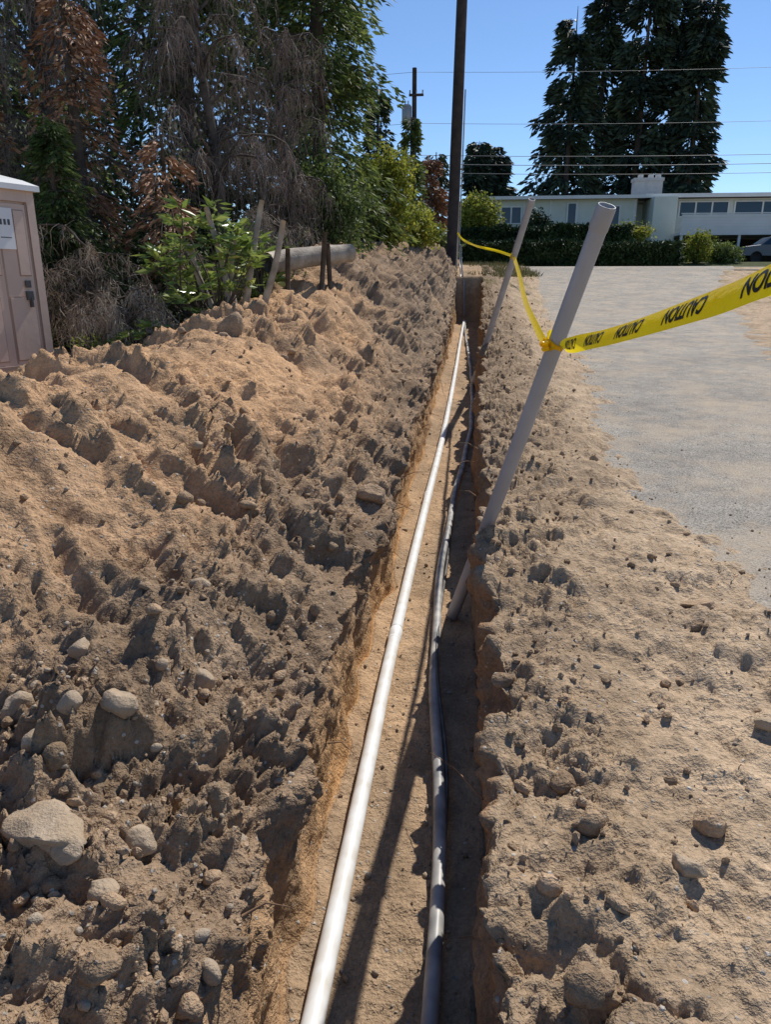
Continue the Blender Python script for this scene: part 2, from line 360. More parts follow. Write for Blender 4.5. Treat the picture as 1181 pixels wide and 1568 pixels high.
# ------------------------------------------------------------------ driveway + street
acc=Acc()
dy=np.concatenate([np.arange(3.0,12,.25),np.arange(12,41.6,.6)]); tt=np.linspace(0,1,24)
xa=xeL(dy)-.55; xa=np.maximum(xa,.7); xb=xeR(dy)+.5
GX=xa[:,None]+(xb-xa)[:,None]*tt[None]; GY=np.broadcast_to(dy[:,None],GX.shape); GZ=Tz(GY)+0*GX
n1,n2=GX.shape; i,j=np.meshgrid(np.arange(n1-1),np.arange(n2-1),indexing='ij')
acc.add(np.stack([GX,GY,GZ],-1).reshape(-1,3),np.stack([i*n2+j,i*n2+j+1,(i+1)*n2+j+1,(i+1)*n2+j],-1).reshape(-1,4))
acc.build('driveway',M_asph,True)
acc=Acc(); zz=float(Tz(np.array(41.)))+.006
acc.add([(2.7,38.4,float(Tz(np.array(38.4)))+.006),(90,38.4,float(Tz(np.array(38.4)))+.006),(90,42.5,zz),(2.7,42.5,zz)],np.array([[0,1,2,3]]))
acc.build('street',M_asph)
# ------------------------------------------------------------------ stones and clods
import bmesh
def ico(sub):
    bm=bmesh.new(); bmesh.ops.create_icosphere(bm,subdivisions=sub,radius=1); bm.verts.ensure_lookup_table()
    v=np.array([x.co[:] for x in bm.verts]); f=np.array([[q.index for q in p.verts] for p in bm.faces]); bm.free(); return v,f
I1=ico(1);I2=ico(2);I3=ico(4)
def rockverts(base,scale,seed,ang=.0):
    r=np.random.RandomState(seed); v=base.copy()
    for k in range(7+int(ang*8)):
        n=r.normal(size=3); n/=np.linalg.norm(n); d=.62+.3*r.rand()-.1*ang
        q=v@n; v=v-np.maximum(0,q-d)[:,None]*n*(.75+.25*ang)
    for fq,am in((1.5,.12),(4,.05),(9,.025)):
        o=r.rand(3)*20; q=v*fq+o
        v=v*(1+am*(np.sin(q[:,0]+1.3*np.sin(q[:,1]))+np.sin(q[:,1]*1.1+1.7*np.sin(q[:,2])))[:,None]*.6)
    v=v*np.array(scale); a=r.rand()*6.28; c,s=math.cos(a),math.sin(a)
    tlt=(r.rand()-.5)*.6; ct,st=math.cos(tlt),math.sin(tlt)
    v=v@np.array([[1,0,0],[0,ct,st],[0,-st,ct]])
    return v@np.array([[c,s,0],[-s,c,0],[0,0,1]])
def scatter(name,mask,count,smin,smax,power,sub,ang,m,smooth,sink=.3,flat=(.55,.9)):
    idx=np.nonzero(mask.ravel()>0)[0]
    wrow=np.gradient(Ys); w=np.repeat(wrow,nC)[idx]; wc=np.gradient(X[nY//3]); 
    wc=np.abs(np.tile(wc,nY))[idx]+.004
    w=w*wc*mask.ravel()[idx]; 
    w=w/np.maximum(1,(VY[idx]/3))**1.0
    w/=w.sum(); ch=R.choice(idx,count,p=w)
    acc=Acc(); B=[rockverts(sub[0],(1,1,1),k*7+3,ang) for k in range(24)]
    for q in ch:
        s=smin*(smax/smin)**(R.rand()**power); b=B[R.randint(24)]
        a=R.rand()*6.28; c,sn=math.cos(a),math.sin(a)
        sc=np.array([s*(.8+.5*R.rand()),s*(.6+.4*R.rand()),s*(flat[0]+(flat[1]-flat[0])*R.rand())])*.5
        v=(b*sc)@np.array([[c,sn,0],[-sn,c,0],[0,0,1]])
        acc.add(v+V[q]+np.array([0,0,sc[2]*(1-2*sink)]),sub[1])
    return acc.build(name,m,smooth)
def stonemat():
    m,nt,b,o=mat('river_stone'); g=nt.nodes.new('ShaderNodeNewGeometry'); v=coord(nt)
    c=ramp(nt,g.outputs['Random Per Island'],[(0,(.24,.23,.215)),(.3,(.40,.34,.27)),(.6,(.33,.31,.28)),(.85,(.45,.35,.25)),(1,(.48,.44,.38))])
    n=noise(nt,v,35,4,.7); c=mix(nt,1.,c,ramp(nt,n,[(.3,(.62,.6,.57)),(.7,(1.12,1.1,1.06))]),'MULTIPLY')
    n4=noise(nt,v,9,3,.6); c=mix(nt,ramp(nt,n4,[(.4,(.1,.1,.1)),(.6,(.7,.7,.7))]),c,(.40,.295,.195))
    nt.links.new(c,b.inputs['Base Color']); b.inputs['Roughness'].default_value=.9; b.inputs['Specular IOR Level'].default_value=.2
    nt.links.new(bump(nt,noise(nt,v,90,3,.7),.010,.9),b.inputs['Normal']); return m
M_stone=stonemat()
vis=((YY>.6)&(YY<26)&(X>-5)&(X<3.2)&(ek<.5))
mR=rockzone*1.0*(.4+1.2*ss(-.1,.5,vn(S*1.5,YY*1.5,401)))
scatter('gravel_stones',vis*(isL*.5*(1-.5*ss(3,6,YY))+mR*3+isR*.3+fl*1.4),3600,.008,.04,2.6,I1,.0,M_stone,True)
scatter('cobbles',vis*(mR*5+isL*.12+fl*.15+isR*.03),150,.04,.10,1.8,I2,.15,M_stone,True,.3)
scatter('dirt_clods',vis*(isL*(.4+1.5*(mk>.5))+mR*2+isR*(.5+1.5*(mk>.5))+fl*.35),9500,.008,.055,2.4,I1,.6,M_clod,False,.25)
scatter('dirt_clods',vis*(isL*(.3+1.0*(mk>.6))+mR*1.5+isR*(.12+.8*(mk>.5))),560,.05,.13,1.8,I2,.8,M_clod,True,.4)
# fine crumbs spilled on the asphalt edge
acc=Acc(); B=[rockverts(I1[0],(1,1,.7),k*7+3,.5) for k in range(12)]
for k in range(800):
    y=3.8+14*R.rand()**1.4; x=float(xeL(y))-.1+R.exponential(.22); s=.0025*(5)**(R.rand()**2.6)
    acc.add(B[R.randint(12)]*s+np.array([x,y,float(Tz(np.array(y)))+s*.35]),I1[1])
acc.build('spilled_dirt_crumbs',M_clod,False)
for k,(x,y,sx,sy,sz) in enumerate([(-1.18,1.6,.14,.10,.08),(-1.55,2.1,.08,.06,.06),(-1.04,2.55,.05,.045,.055),(-1.5,2.46,.055,.045,.045),(-1.13,2.04,.07,.06,.055),
      (-.95,1.71,.055,.05,.045),(-1.32,1.85,.05,.05,.045),(-1.25,1.95,.045,.035,.04),(-.95,1.5,.045,.04,.03),(-1.07,1.55,.045,.05,.04),(-2.63,8.0,.17,.12,.18),
      (.68,1.8,.065,.035,.03),(1.17,2.55,.05,.04,.03),(1.2,3.55,.12,.07,.03),(.81,2.0,.055,.05,.04),(-.68,5.3,.11,.14,.09),(-1.7,4.4,.035,.03,.03),(-2.2,6.0,.04,.03,.03),(-1.2,3.0,.05,.04,.035)]):
    acc=Acc(); v=rockverts(I3[0],(sx,sy,sz),500+k,.8 if k in(0,1,10,11,13,15) else .25); z=gz(x,y)
    acc.add(v+np.array([x,y,z+sz*.3]),I3[1]); acc.build('rock',M_stone if k not in(10,13,14,15) else M_clod,True)
# ------------------------------------------------------------------ pipes
def floorz(y): return -.75+float(Tz(np.array(float(y))))
def spline(P,n):
    P=np.array(P,float); Q=[]
    d=np.concatenate([[0],np.cumsum(np.linalg.norm(np.diff(P,axis=0),axis=1))]); tq=np.linspace(0,d[-1],n)
    E=np.vstack([2*P[0]-P[1],P,2*P[-1]-P[-2]])
    for t_ in tq:
        k=min(max(np.searchsorted(d,t_)-1,0),len(P)-2); u=(t_-d[k])/(d[k+1]-d[k])
        p0,p1,p2,p3=E[k],E[k+1],E[k+2],E[k+3]
        Q.append(.5*((2*p1)+(-p0+p2)*u+(2*p0-5*p1+4*p2-p3)*u*u+(-p0+3*p1-3*p2+p3)*u**3))
    return np.array(Q)
M_pvc=simple('white_pvc',(.80,.81,.80),.42,.06,9,0,0,(.66,.63,.57),.4)
M_grey=simple('grey_pvc',(.34,.34,.365),.45,.08,4,0,0,(.29,.285,.29),.4)
M_blk=simple('dusty_poly_pipe',(.20,.20,.20),.45,.1,6,0,0,(.52,.49,.44),.5)
M_cable=simple('black_cable',(.05,.05,.05),.5,.1,7,0,0,(.16,.14,.12),.4)
par=empty('white_conduit_pipe')
pp=[(-.49,-2),(-.47,0),(-.45,1.8),(-.445,3),(-.44,4.35),(-.40,7),(-.335,10.5),(-.30,16),(-.29,21),(-.27,24.4),(-.25,26.6)]
P=spline([(x,y,floorz(y)+.055) for x,y in pp],160); acc=Acc(); tube(acc,P,.040,20); acc.build('pipe',M_pvc,True,par)
acc=Acc()
for yj in (1.35,4.4,7.45,10.5,13.5,16.5,19.6):
    k=np.argmin(abs(P[:,1]-yj)); p=P[k]; tdir=norm(P[k+1]-P[k-1]); 
    tube(acc,[p-tdir*.07,p-tdir*.06,p+tdir*.05,p+tdir*.06,p+tdir*.085],[.041,.0455,.0455,.044,.0405],20)
acc.build('bell_joints',M_pvc,True,par)
par=empty('poly_conduit_pipe')
pp=[(-.06,-2),(-.05,0),(-.055,1.85),(-.083,3.08),(-.162,4.21),(-.171,5.82),(-.093,7.87),(.02,10),(.057,11.75),(.05,15),(-.05,19.5),(-.18,23.8),(-.2,26.6)]
P=spline([(x,y,floorz(y)+.05) for x,y in pp],220)
P[:,0]+=.008*np.sin(P[:,1]*3.1); acc=Acc(); tube(acc,P,.030,16); acc.build('pipe',M_blk,True,par)
P2=spline([(x+.02+.026*math.sin(y*2.3),y,floorz(y)+.05+.025*math.sin(y*1.9)) for x,y in pp],260); acc=Acc(); tube(acc,P2,.012,8); acc.build('cable',M_cable,True,par)
def hollow(name,a,b,r,m):
    a=np.array(a);b=np.array(b);d=norm(b-a); par=empty(name); acc=Acc()
    sag=np.array([0,0,-.02])
    pts=[a+(b-a)*q+sag*math.sin(q*math.pi) for q in np.linspace(0,1,14)]
    tube(acc,pts,[r]*14,24,False)
    tube(acc,[b,b-d*.0005,b-d*.25],[r*.99,r*.86,r*.86],24,False)
    acc.build('pipe_wall',m,True,par)
    acc=Acc(); tube(acc,[b-d*.12,b-d*.11,b-d*.015,b-d*.002],[r*1.0,r*1.09,r*1.09,r*1.06],24,False); acc.build('bell_end',m,True,par)
    return par
A1=np.array((-.075,4.86,-.60));B1=np.array((.61,3.76,2.086))
hollow('grey_conduit_pipe',A1,B1,.043,M_grey)
A2=np.array((.06,14.4,-.2));B2=np.array((.88,12.5,2.97))
hollow('grey_conduit_pipe',A2,B2,.052,M_grey)
# exposed roots in trench walls
M_root=simple('root',(.30,.17,.09),.8,.2,8)
acc=Acc(); rr_=np.random.RandomState(5)
for k in range(26):
    y=1.6*(15/1.6)**rr_.rand(); side=-1 if rr_.rand()<.7 else 1
    x0=(-.60 if side<0 else .12); z0_=floorz(y)+.2+.5*rr_.rand(); L=.06+.2*rr_.rand()
    p0=np.array([x0,y,z0_]); d=np.array([-side*1.,rr_.normal()*.6,rr_.normal()*.3])
    tube(acc,[p0,p0+d*L*.5+(0,0,.02),p0+d*L+(0,0,-.03*rr_.rand())],[.005,.0035,.0015],5)
acc.build('exposed_roots',M_root,True)
# ------------------------------------------------------------------ caution tape
def tapemat():
    m,nt,b,o=mat('yellow_plastic_tape'); v=coord(nt)
    c=ramp(nt,noise(nt,v,5),[(.3,(.95,.70,.01)),(.7,(1.,.78,.015))]); nt.links.new(c,b.inputs['Base Color']); b.inputs['Roughness'].default_value=.3
    t=nt.nodes.new('ShaderNodeBsdfTranslucent'); nt.links.new(c,t.inputs[0]); mx=nt.nodes.new('ShaderNodeMixShader'); mx.inputs[0].default_value=.65
    nt.links.new(bump(nt,noise(nt,v,18,3),.02,.6),b.inputs['Normal'])
    nt.links.new(b.outputs[0],mx.inputs[1]); nt.links.new(t.outputs[0],mx.inputs[2]); nt.links.new(mx.outputs[0],o.inputs[0]); return m
M_tape=tapemat(); M_ink=simple('black_ink',(.012,.012,.01),.5,.1)
tape=empty('caution_tape')
def ribbon(name,pts,width,twist,n=160,wrk=None,fold=.006):
    P=spline(pts,n); q=np.linspace(0,1,n); T=norm(np.gradient(P,axis=0))
    up=np.array([0,0,1.]); side=norm(np.cross(T,up)); up2=np.cross(side,T)
    an=np.interp(q,[a for a,_ in twist],[b for _,b in twist]); W=np.interp(q,[a for a,_ in wrk],[b for _,b in wrk])*width if wrk else np.full(n,width)
    wdir=up2*np.cos(an)[:,None]+side*np.sin(an)[:,None]; nd=np.cross(T,wdir)
    K=9; vv=np.linspace(-.5,.5,K); cur=fold*np.cos(vv*np.pi)
    Vv=P[:,None]+wdir[:,None]*(vv[None,:,None]*W[:,None,None])+nd[:,None]*(cur[None,:,None])
    acc=Acc(); i,j=np.meshgrid(np.arange(n-1),np.arange(K-1),indexing='ij')
    acc.add(Vv.reshape(-1,3),np.stack([i*K+j,i*K+j+1,(i+1)*K+j+1,(i+1)*K+j],-1).reshape(-1,4)); acc.build(name,M_tape,True,tape)
    d=np.concatenate([[0],np.cumsum(np.linalg.norm(np.diff(P,axis=0),axis=1))])
    return P,wdir,nd,W,d,fold
knot=A1+.757*(B1-A1)
rb=ribbon('strip_near',[knot+(0.03,-.03,.0),(.47,3.5,1.475),(.515,2.7,1.575),(.575,1.9,1.70),(.62,1.4,1.785),(.75,.4,1.86),(.95,-.8,1.9)],.080,[(0,.5),(.06,.1),(.2,-.45),(.3,-.5),(.6,-.3),(1,.1)],200,[(0,.35),(.05,.8),(.12,1),(1,1)],.009)
def put_text(rb,starts,h=.046):
    cu=bpy.data.curves.new('t','FONT'); cu.body='CAUTION'; cu.size=h/.7; ob=bpy.data.objects.new('t',cu); scene.collection.objects.link(ob)
    cu.offset=.0016
    bpy.context.view_layer.update(); dg=bpy.context.evaluated_depsgraph_get(); me=bpy.data.meshes.new_from_object(ob.evaluated_get(dg))
    bm=bmesh.new(); bm.from_mesh(me); bmesh.ops.triangulate(bm,faces=bm.faces); 
    bmesh.ops.subdivide_edges(bm,edges=[e_ for e_ in bm.edges if e_.calc_length()>.01],cuts=2,use_grid_fill=False); bmesh.ops.triangulate(bm,faces=bm.faces)
    v=np.array([x.co[:] for x in bm.verts]); f=np.array([[q.index for q in p.verts] for p in bm.faces]); bm.free()
    bpy.data.objects.remove(ob); P,wd,nd,W,d,fold=rb; acc=Acc()
    for s0 in starts:
        w=-(v[:,1]-h/2)
        u=2*s0+v[:,0].max()-(s0+v[:,0])
        for sgn in(1,-1):
            Q=np.stack([np.interp(u,d,P[:,k]) for k in range(3)],-1); A=np.stack([np.interp(u,d,wd[:,k]) for k in range(3)],-1); B=np.stack([np.interp(u,d,nd[:,k]) for k in range(3)],-1)
            Wl=np.interp(u,d,W)/.080
            acc.add(Q+A*(w*Wl)[:,None]+B*(fold*np.cos(w/.080*np.pi)+sgn*.0012)[:,None],f)
    acc.build('lettering',M_ink,False,tape)
put_text(rb,np.arange(.3,4.4,.50))
on2=A2+(B2-A2)*.74
ribbon('strip_mid',[knot+(0,.03,.0),(.455,4.8,1.40),(.50,6.0,1.43),(.55,8,1.56),(.61,10.3,1.84),on2],.06,[(0,.9),(.2,1.0),(.5,1.25),(.8,.9),(1,1.3)],120,[(0,.4),(.1,.8),(1,.9)],.004)
ribbon('strip_far',[on2,(.45,16,2.35),(.05,20,2.62),(-.35,24.5,3.0),(-.6,28.3,3.42)],.075,[(0,.6),(.3,.1),(.5,1.2),(.7,.2),(1,.4)],120,[(0,.6),(1,1)],.004)
acc=Acc()
for kk in range(4):
    an=np.linspace(0,2*np.pi,24); dd=norm(B1-A1); a_=norm(np.cross(dd,[0,0,1.])); b_=np.cross(dd,a_)
    c0=knot+dd*(kk-1.5)*.016
    ringA=c0+(a_*np.cos(an)[:,None]+b_*np.sin(an)[:,None])*(.046+.002*kk)+dd*(.02*np.sin(an+kk)[:,None]-.012)
    ringB=ringA+dd*.024+(a_*np.cos(an)[:,None]+b_*np.sin(an)[:,None])*.004
    acc.add(np.stack([ringA,ringB],1).reshape(-1,3),np.array([[2*q,2*q+1,2*q+3,2*q+2] for q in range(23)]))
    ang=kk*1.7+.5
    tube(acc,[c0+a_*.05,c0+a_*.075+dd*.02*math.sin(ang)+b_*.02*math.cos(ang),c0+a_*.06+dd*.04*math.sin(ang)+b_*.04*math.cos(ang)],[.012,.016,.006],6)
    dd2=norm(B2-A2); a2=norm(np.cross(dd2,[0,0,1.])); b2=np.cross(dd2,a2); c2=on2+dd2*(kk-1.5)*.018
    rA=c2+(a2*np.cos(an)[:,None]+b2*np.sin(an)[:,None])*.056-dd2*.012; rB=rA+dd2*.026
    acc.add(np.stack([rA,rB],1).reshape(-1,3),np.array([[2*q,2*q+1,2*q+3,2*q+2] for q in range(23)]))
acc.build('knots',M_tape,False,tape)
# ------------------------------------------------------------------ utility poles
M_pole=simple('creosote_pole',(.075,.052,.04),.8,.2,3,.01,0,(.035,.026,.022)); M_metal=simple('grey_metal',(.3,.31,.32),.45,.1,4,0,.3)
M_wire=simple('wire',(.12,.13,.15),.6,.1)
par=empty('utility_pole'); acc=Acc()
tube(acc,[(-.79,28.5,1.6),(-.74,28.5,6),(-.66,28.5,11),(-.62,28.5,14)],[.22,.2,.18,.17],16); acc.build('shaft',M_pole,True,par)
acc=Acc(); tube(acc,[(-.42,27.3,1.9),(-.50,28.2,2.6),(-.52,28.27,3.2),(-.46,28.28,8)],.022,8); tube(acc,[(-.25,26.6,.6),(-.3,27.1,1.7),(-.42,27.8,2.4),(-.46,28.25,3)],.025,8); acc.build('riser_conduit',M_metal,True,par)
par=empty('utility_pole'); acc=Acc(); tx,ty=-3.5,45
tube(acc,[(tx+.1,ty,1.5),(tx,ty,8),(tx-.02,ty,12.8)],[.17,.14,.12],12); box(acc,(tx-.3,ty-.2,11.4),(tx+.5,ty-.1,11.52)); box(acc,(tx-.5,ty-.2,8.9),(tx+.3,ty-.1,9.0))
acc.build('shaft_and_crossarms',M_pole,True,par)
acc=Acc(); tube(acc,[(tx-.42,ty-.1,10.0),(tx-.42,ty-.1,10.05),(tx-.42,ty-.1,10.9),(tx-.42,ty-.1,11.0)],[.22,.27,.27,.2],14); 
for q in(-.08,.08): tube(acc,[(tx-.42+q,ty-.1,11),(tx-.42+q,ty-.1,11.2)],.03,6)
for q in(-.25,.1,.45): tube(acc,[(tx+q,ty-.15,11.52),(tx+q,ty-.15,11.7)],.035,6)
acc.build('transformer',M_metal,True,par)
acc=Acc()
for z,r in((12.6,.009),(10.1,.010),(8.5,.014),(8.05,.016),(7.6,.013)):
    for xa_,xb_,dz0,dz1 in((tx,42,0,.5),(tx,-40,0,.2)):
        q=np.linspace(0,1,24); tube(acc,np.stack([xa_+(xb_-xa_)*q,45+0*q,z+dz1*q-4*q*(1-q)*.5],-1),r,4)
acc.build('overhead_wires',M_wire,True)
# ------------------------------------------------------------------ portable toilet
M_tan=simple('tan_plastic',(.62,.46,.365),.5,.07,2,.002,0,(.54,.40,.315)); M_tan2=simple('tan_plastic_dark',(.36,.255,.20),.55,.07,2)
M_wh=simple('white_plastic',(.75,.75,.73),.4,.05,2); M_gy=simple('dark_latch',(.07,.07,.07),.4,.1)
par=empty('portable_toilet')
fdir=Vector((-.37,-.95,0)).normalized(); nd=Vector((.95,-.37,0)).normalized()
z0=.62
Mx=Matrix(((fdir.x,-nd.x,0,-5.13),(fdir.y,-nd.y,0,8.7),(0,0,1,z0),(0,0,0,1)))
Wd,Hh=1.12,2.14
acc=Acc(); box(acc,(.03,.03,.12),(Wd-.03,1.1,Hh),Mx); 
for x0_,x1_ in((.0,.1),(Wd-.1,Wd)): box(acc,(x0_,-.012,.1),(x1_,.05,Hh),Mx)
box(acc,(.1,-.010,Hh-.14),(Wd-.1,.04,Hh),Mx)
for k in range(5): box(acc,(-.012,.12+k*.2,.15),(.04,.22+k*.2,Hh-.05),Mx)
acc.build('cabin',M_tan,False,par)
acc=Acc(); box(acc,(.13,.0,.16),(Wd-.13,.04,Hh-.17),Mx)
for (a0,b0,a1,b1) in((.17,1.2,.30,1.9),(.17,.24,.48,.95),(.62,.24,.92,.95),(.55,1.2,.92,1.9)):
    box(acc,(a0,-.014,b0),(a1,.002,b1),Mx)
acc.build('door',M_tan,False,par)
acc=Acc(); box(acc,(.112,-.004,.15),(.128,.03,Hh-.16),Mx); box(acc,(.49,-.004,.2),(.51,.001,1.95),Mx); box(acc,(-.03,-.06,0),(Wd+.03,1.15,.11),Mx)
box(acc,(.0,-.04,.11),(Wd,.03,.18),Mx)
for (a0,b0,a1,b1) in((.17,1.2,.30,1.9),(.17,.24,.48,.95),(.62,.24,.92,.95),(.55,1.2,.92,1.9)):
    box(acc,(a0-.012,-.004,b0-.012),(a1+.012,.001,b1+.012),Mx)
acc.build('skid_base_and_gaps',M_tan2,False,par)
acc=Acc(); rv=[]
for inset,_,zz_ in [(-.06,0,-.02),(-.06,0,.04),(.06,0,.1),(.25,0,.16),(.45,0,.19)]:
    rv+=[Mx@Vector((inset,inset,Hh+zz_)),Mx@Vector((Wd-inset,inset,Hh+zz_)),Mx@Vector((Wd-inset,1.12-inset,Hh+zz_)),Mx@Vector((inset,1.12-inset,Hh+zz_))]
fs=[[4*k+q,4*k+(q+1)%4,4*k+4+(q+1)%4,4*k+4+q] for k in range(4) for q in range(4)]+[[16,17,18,19],[3,2,1,0]]
acc.add([tuple(v) for v in rv],np.array(fs)); acc.build('roof',M_wh,False,par)
acc=Acc(); box(acc,(.55,-.024,1.55),(.98,-.015,2.0),Mx); box(acc,(.32,-.02,1.48),(.62,-.0145,1.92),Mx); acc.build('sign_panel',M_wh,False,par)
acc=Acc(); box(acc,(.20,-.05,.92),(.28,-.014,1.02),Mx); box(acc,(.20,-.03,1.06),(.27,-.014,1.14),Mx); box(acc,(.22,-.06,.84),(.245,-.014,.95),Mx)
for k in range(4): box(acc,(.36+.05*k,-.022,1.74),(.39+.05*k,-.0205,1.80),Mx)
box(acc,(.36,-.022,1.6),(.5,-.0205,1.61),Mx); acc.build('latch_and_print',M_gy,False,par)
# ------------------------------------------------------------------ vegetation
M_bark=simple('bark',(.11,.085,.065),.9,.25,6,.01,0,(.05,.04,.032)); M_twig=simple('dead_twigs',(.34,.265,.215),.9,.2,2,0,0,(.17,.125,.105))
M_dry=simple('dry_brush_twigs',(.46,.38,.29),.9,.2,2,0,0,(.24,.19,.15))
M_wood=simple('weathered_wood',(.44,.375,.30),.85,.2,6,.01,0,(.24,.20,.155))
L_dark=leafmat('dark_conifer',[(.0,(.022,.035,.015)),(.5,(.055,.078,.03)),(.9,(.12,.15,.052))],0)
L_cedar=leafmat('cedar',[(.0,(.025,.045,.012)),(.45,(.095,.135,.037)),(.9,(.24,.29,.075))],.35)
L_brown=leafmat('dead_foliage',[(.0,(.14,.065,.035)),(.5,(.32,.155,.08)),(.9,(.48,.27,.14))],0)
L_rhodo=leafmat('rhododendron',[(.0,(.06,.10,.025)),(.5,(.18,.26,.05)),(.9,(.38,.42,.11))],.35,.3,.5,3)
L_yel=leafmat('yellow_green',[(.0,(.07,.095,.02)),(.5,(.22,.25,.035)),(.9,(.42,.40,.06))],.4)
L_hedge=leafmat('hedge_leaf',[(.0,(.012,.025,.008)),(.5,(.03,.055,.015)),(.9,(.07,.10,.03))],0)
L_far=leafmat('far_conifer',[(.0,(.016,.028,.022)),(.5,(.045,.066,.040)),(.9,(.09,.12,.055))],0,clump=.3)
def conifer(name,base,H,Rm,t0,nb,nl,m,ls=(.12,.04),droop=.35,seed=0,dense=1,power=.8,lean=0,smax=1.0):
    R.seed(seed); par=empty(name); b=np.array(base,float); acc=Acc()
    tp=b+np.array([lean,0,H]); tube(acc,[b,b+(tp-b)*.5,tp],[H*.014+.05,H*.009+.03,.02],8)
    t=t0+(1-t0)*R.rand(nb)**(1.0)*.99; az=R.rand(nb)*2*np.pi
    env=.75+.25*np.sin(az*2+seed)+.25*np.sin(az*3+t*9+seed)
    ln=Rm*(1-t)**power*(.45+.65*R.rand(nb))*env+.25*ls[0]*4
    st=b+(tp-b)*t[:,None]; out=np.stack([np.cos(az),np.sin(az),0*az],-1); lat=np.stack([-np.sin(az),np.cos(az),0*az],-1)
    q=np.linspace(0,1,5)
    rise=.15+.3*t
    for k in range(0,nb,2):
        pts=st[k]+out[k]*(ln[k]*q)[:,None]; pts[:,2]+=ln[k]*(rise[k]*q-droop*(1.4)*q*q)
        tube(acc,pts,np.linspace(.02+.006*ln[k],.006,5),4,False)
    acc.build('trunk_and_limbs',M_bark,True,par)
    N_=nb*nl; k=np.repeat(np.arange(nb),nl); s=.12+.9*R.rand(N_)**.7
    wid=.24*(1-.6*s)*ln[k]+ls[0]*.4
    l_=(R.rand(N_)*2-1)*wid
    P=st[k]+out[k]*(ln[k]*s)[:,None]+lat[k]*l_[:,None]
    P[:,2]+=ln[k]*(rise[k]*s-droop*1.4*s*s)-abs(l_)*.35-R.rand(N_)**2*ls[0]*1.5
    Dn=out[k]*(.5+R.rand(N_))[:,None]+lat[k]*(np.sign(l_)*R.rand(N_)*1.2)[:,None]+np.array([0,0,-1])*(.2+.9*R.rand(N_))[:,None]
    A=Acc(); leaves(A,P,Dn,ls[0]*(.6+.8*R.rand(N_)),ls[1]*(.6+.8*R.rand(N_))); A.build('foliage',m,False,par)
    return par
def shrub(name,base,rad,nc,nl,m,ls,cr=.25,seed=0,whorl=False,stems=True,par=None,zoff=None,shell=.5):
    R.seed(seed); par=par or empty(name); b=np.array(base,float); rad=np.array(rad,float)
    cdir=norm(R.normal(size=(nc,3))); rr=(shell+(1-shell)*R.rand(nc))[:,None]
    c=b+np.array([0,0,rad[2]])+cdir*rr*rad
    if stems:
        acc=Acc()
        for k in range(min(nc,40)):
            mid=(b+c[k])/2+R.normal(size=3)*.1*rad; tube(acc,spline([b+R.normal(size=3)*.1*rad*(1,1,.2),mid,c[k]],6),np.linspace(.022,.006,6),5,False)
        acc.build('stems',M_bark,True,par)
    A=Acc(); k=np.repeat(np.arange(nc),nl); n_=nc*nl
    if whorl:
        az=R.rand(n_)*6.28; Dn=np.stack([np.cos(az),np.sin(az),-.15+.7*R.rand(n_)],-1); P=c[k]+norm(Dn)*cr*.12+R.normal(size=(n_,3))*cr*.18
    else:
        P=c[k]+R.normal(size=(n_,3))*cr*.6; Dn=R.normal(size=(n_,3))+np.array([0,0,-.3])
    leaves(A,P,Dn,ls[0]*(.6+.7*R.rand(n_)),ls[1]*(.7+.6*R.rand(n_))); A.build('foliage',m,False,par)
    return par
R.seed(1); A=Acc(); n_=24000
px_=R.rand(n_); P=np.stack([-20+15.8*px_,19+5*R.rand(n_)+0*px_,0*px_],-1); P[:,2]=.8+(8.2+1.6*vn(P[:,0]*.6,P[:,1]*0,5)-1.0*ss(-8,-4.2,P[:,0]))*R.rand(n_)**.8*1.25
leaves(A,P,R.normal(size=(n_,3))+np.array([0,0,-.6]),.3*(.6+.8*R.rand(n_)),.13*(.6+.8*R.rand(n_)))
n_=10000; P=np.stack([-17+14.5*R.rand(n_),15.5+3.5*R.rand(n_),0*np.zeros(n_)],-1); P[:,2]=.6+3.2*R.rand(n_)
leaves(A,P,R.normal(size=(n_,3)),.2*(.6+.8*R.rand(n_)),.1*(.6+.8*R.rand(n_)))
A.build('background_trees',L_dark)
conifer('cedar_tree',(-3.55,18.0,1.6),11.5,2.7,.12,270,90,L_cedar,(.2,.055),.45,11,power=.45)
conifer('cedar_tree',(-6.0,16.4,1.2),13,2.5,.1,220,80,L_cedar,(.2,.055),.45,12,power=.5)
conifer('cedar_tree',(-9.2,15,1.0),12,2.6,.08,220,80,L_cedar,(.2,.055),.4,13,power=.5)
conifer('cedar_tree',(-11.2,15,1.0),12,2.6,.08,200,80,L_dark,(.2,.06),.4,14,power=.5)
conifer('cedar_tree',(-5.9,10.6,.5),3.4,1.15,.03,140,80,L_cedar,(.11,.035),.35,15,power=.6)
conifer('dead_cedar_tree',(-6.1,11.8,.6),6.0,1.4,.25,70,60,L_brown,(.13,.035),.6,16,power=.45)
conifer('dead_cedar_tree',(-4.6,11.4,.6),3.2,1.1,.25,44,50,L_brown,(.12,.035),.6,17,power=.45)
conifer('dead_cedar_tree',(-7.6,11.6,.6),5.2,1.3,.25,44,50,L_brown,(.12,.035),.6,18,power=.45)
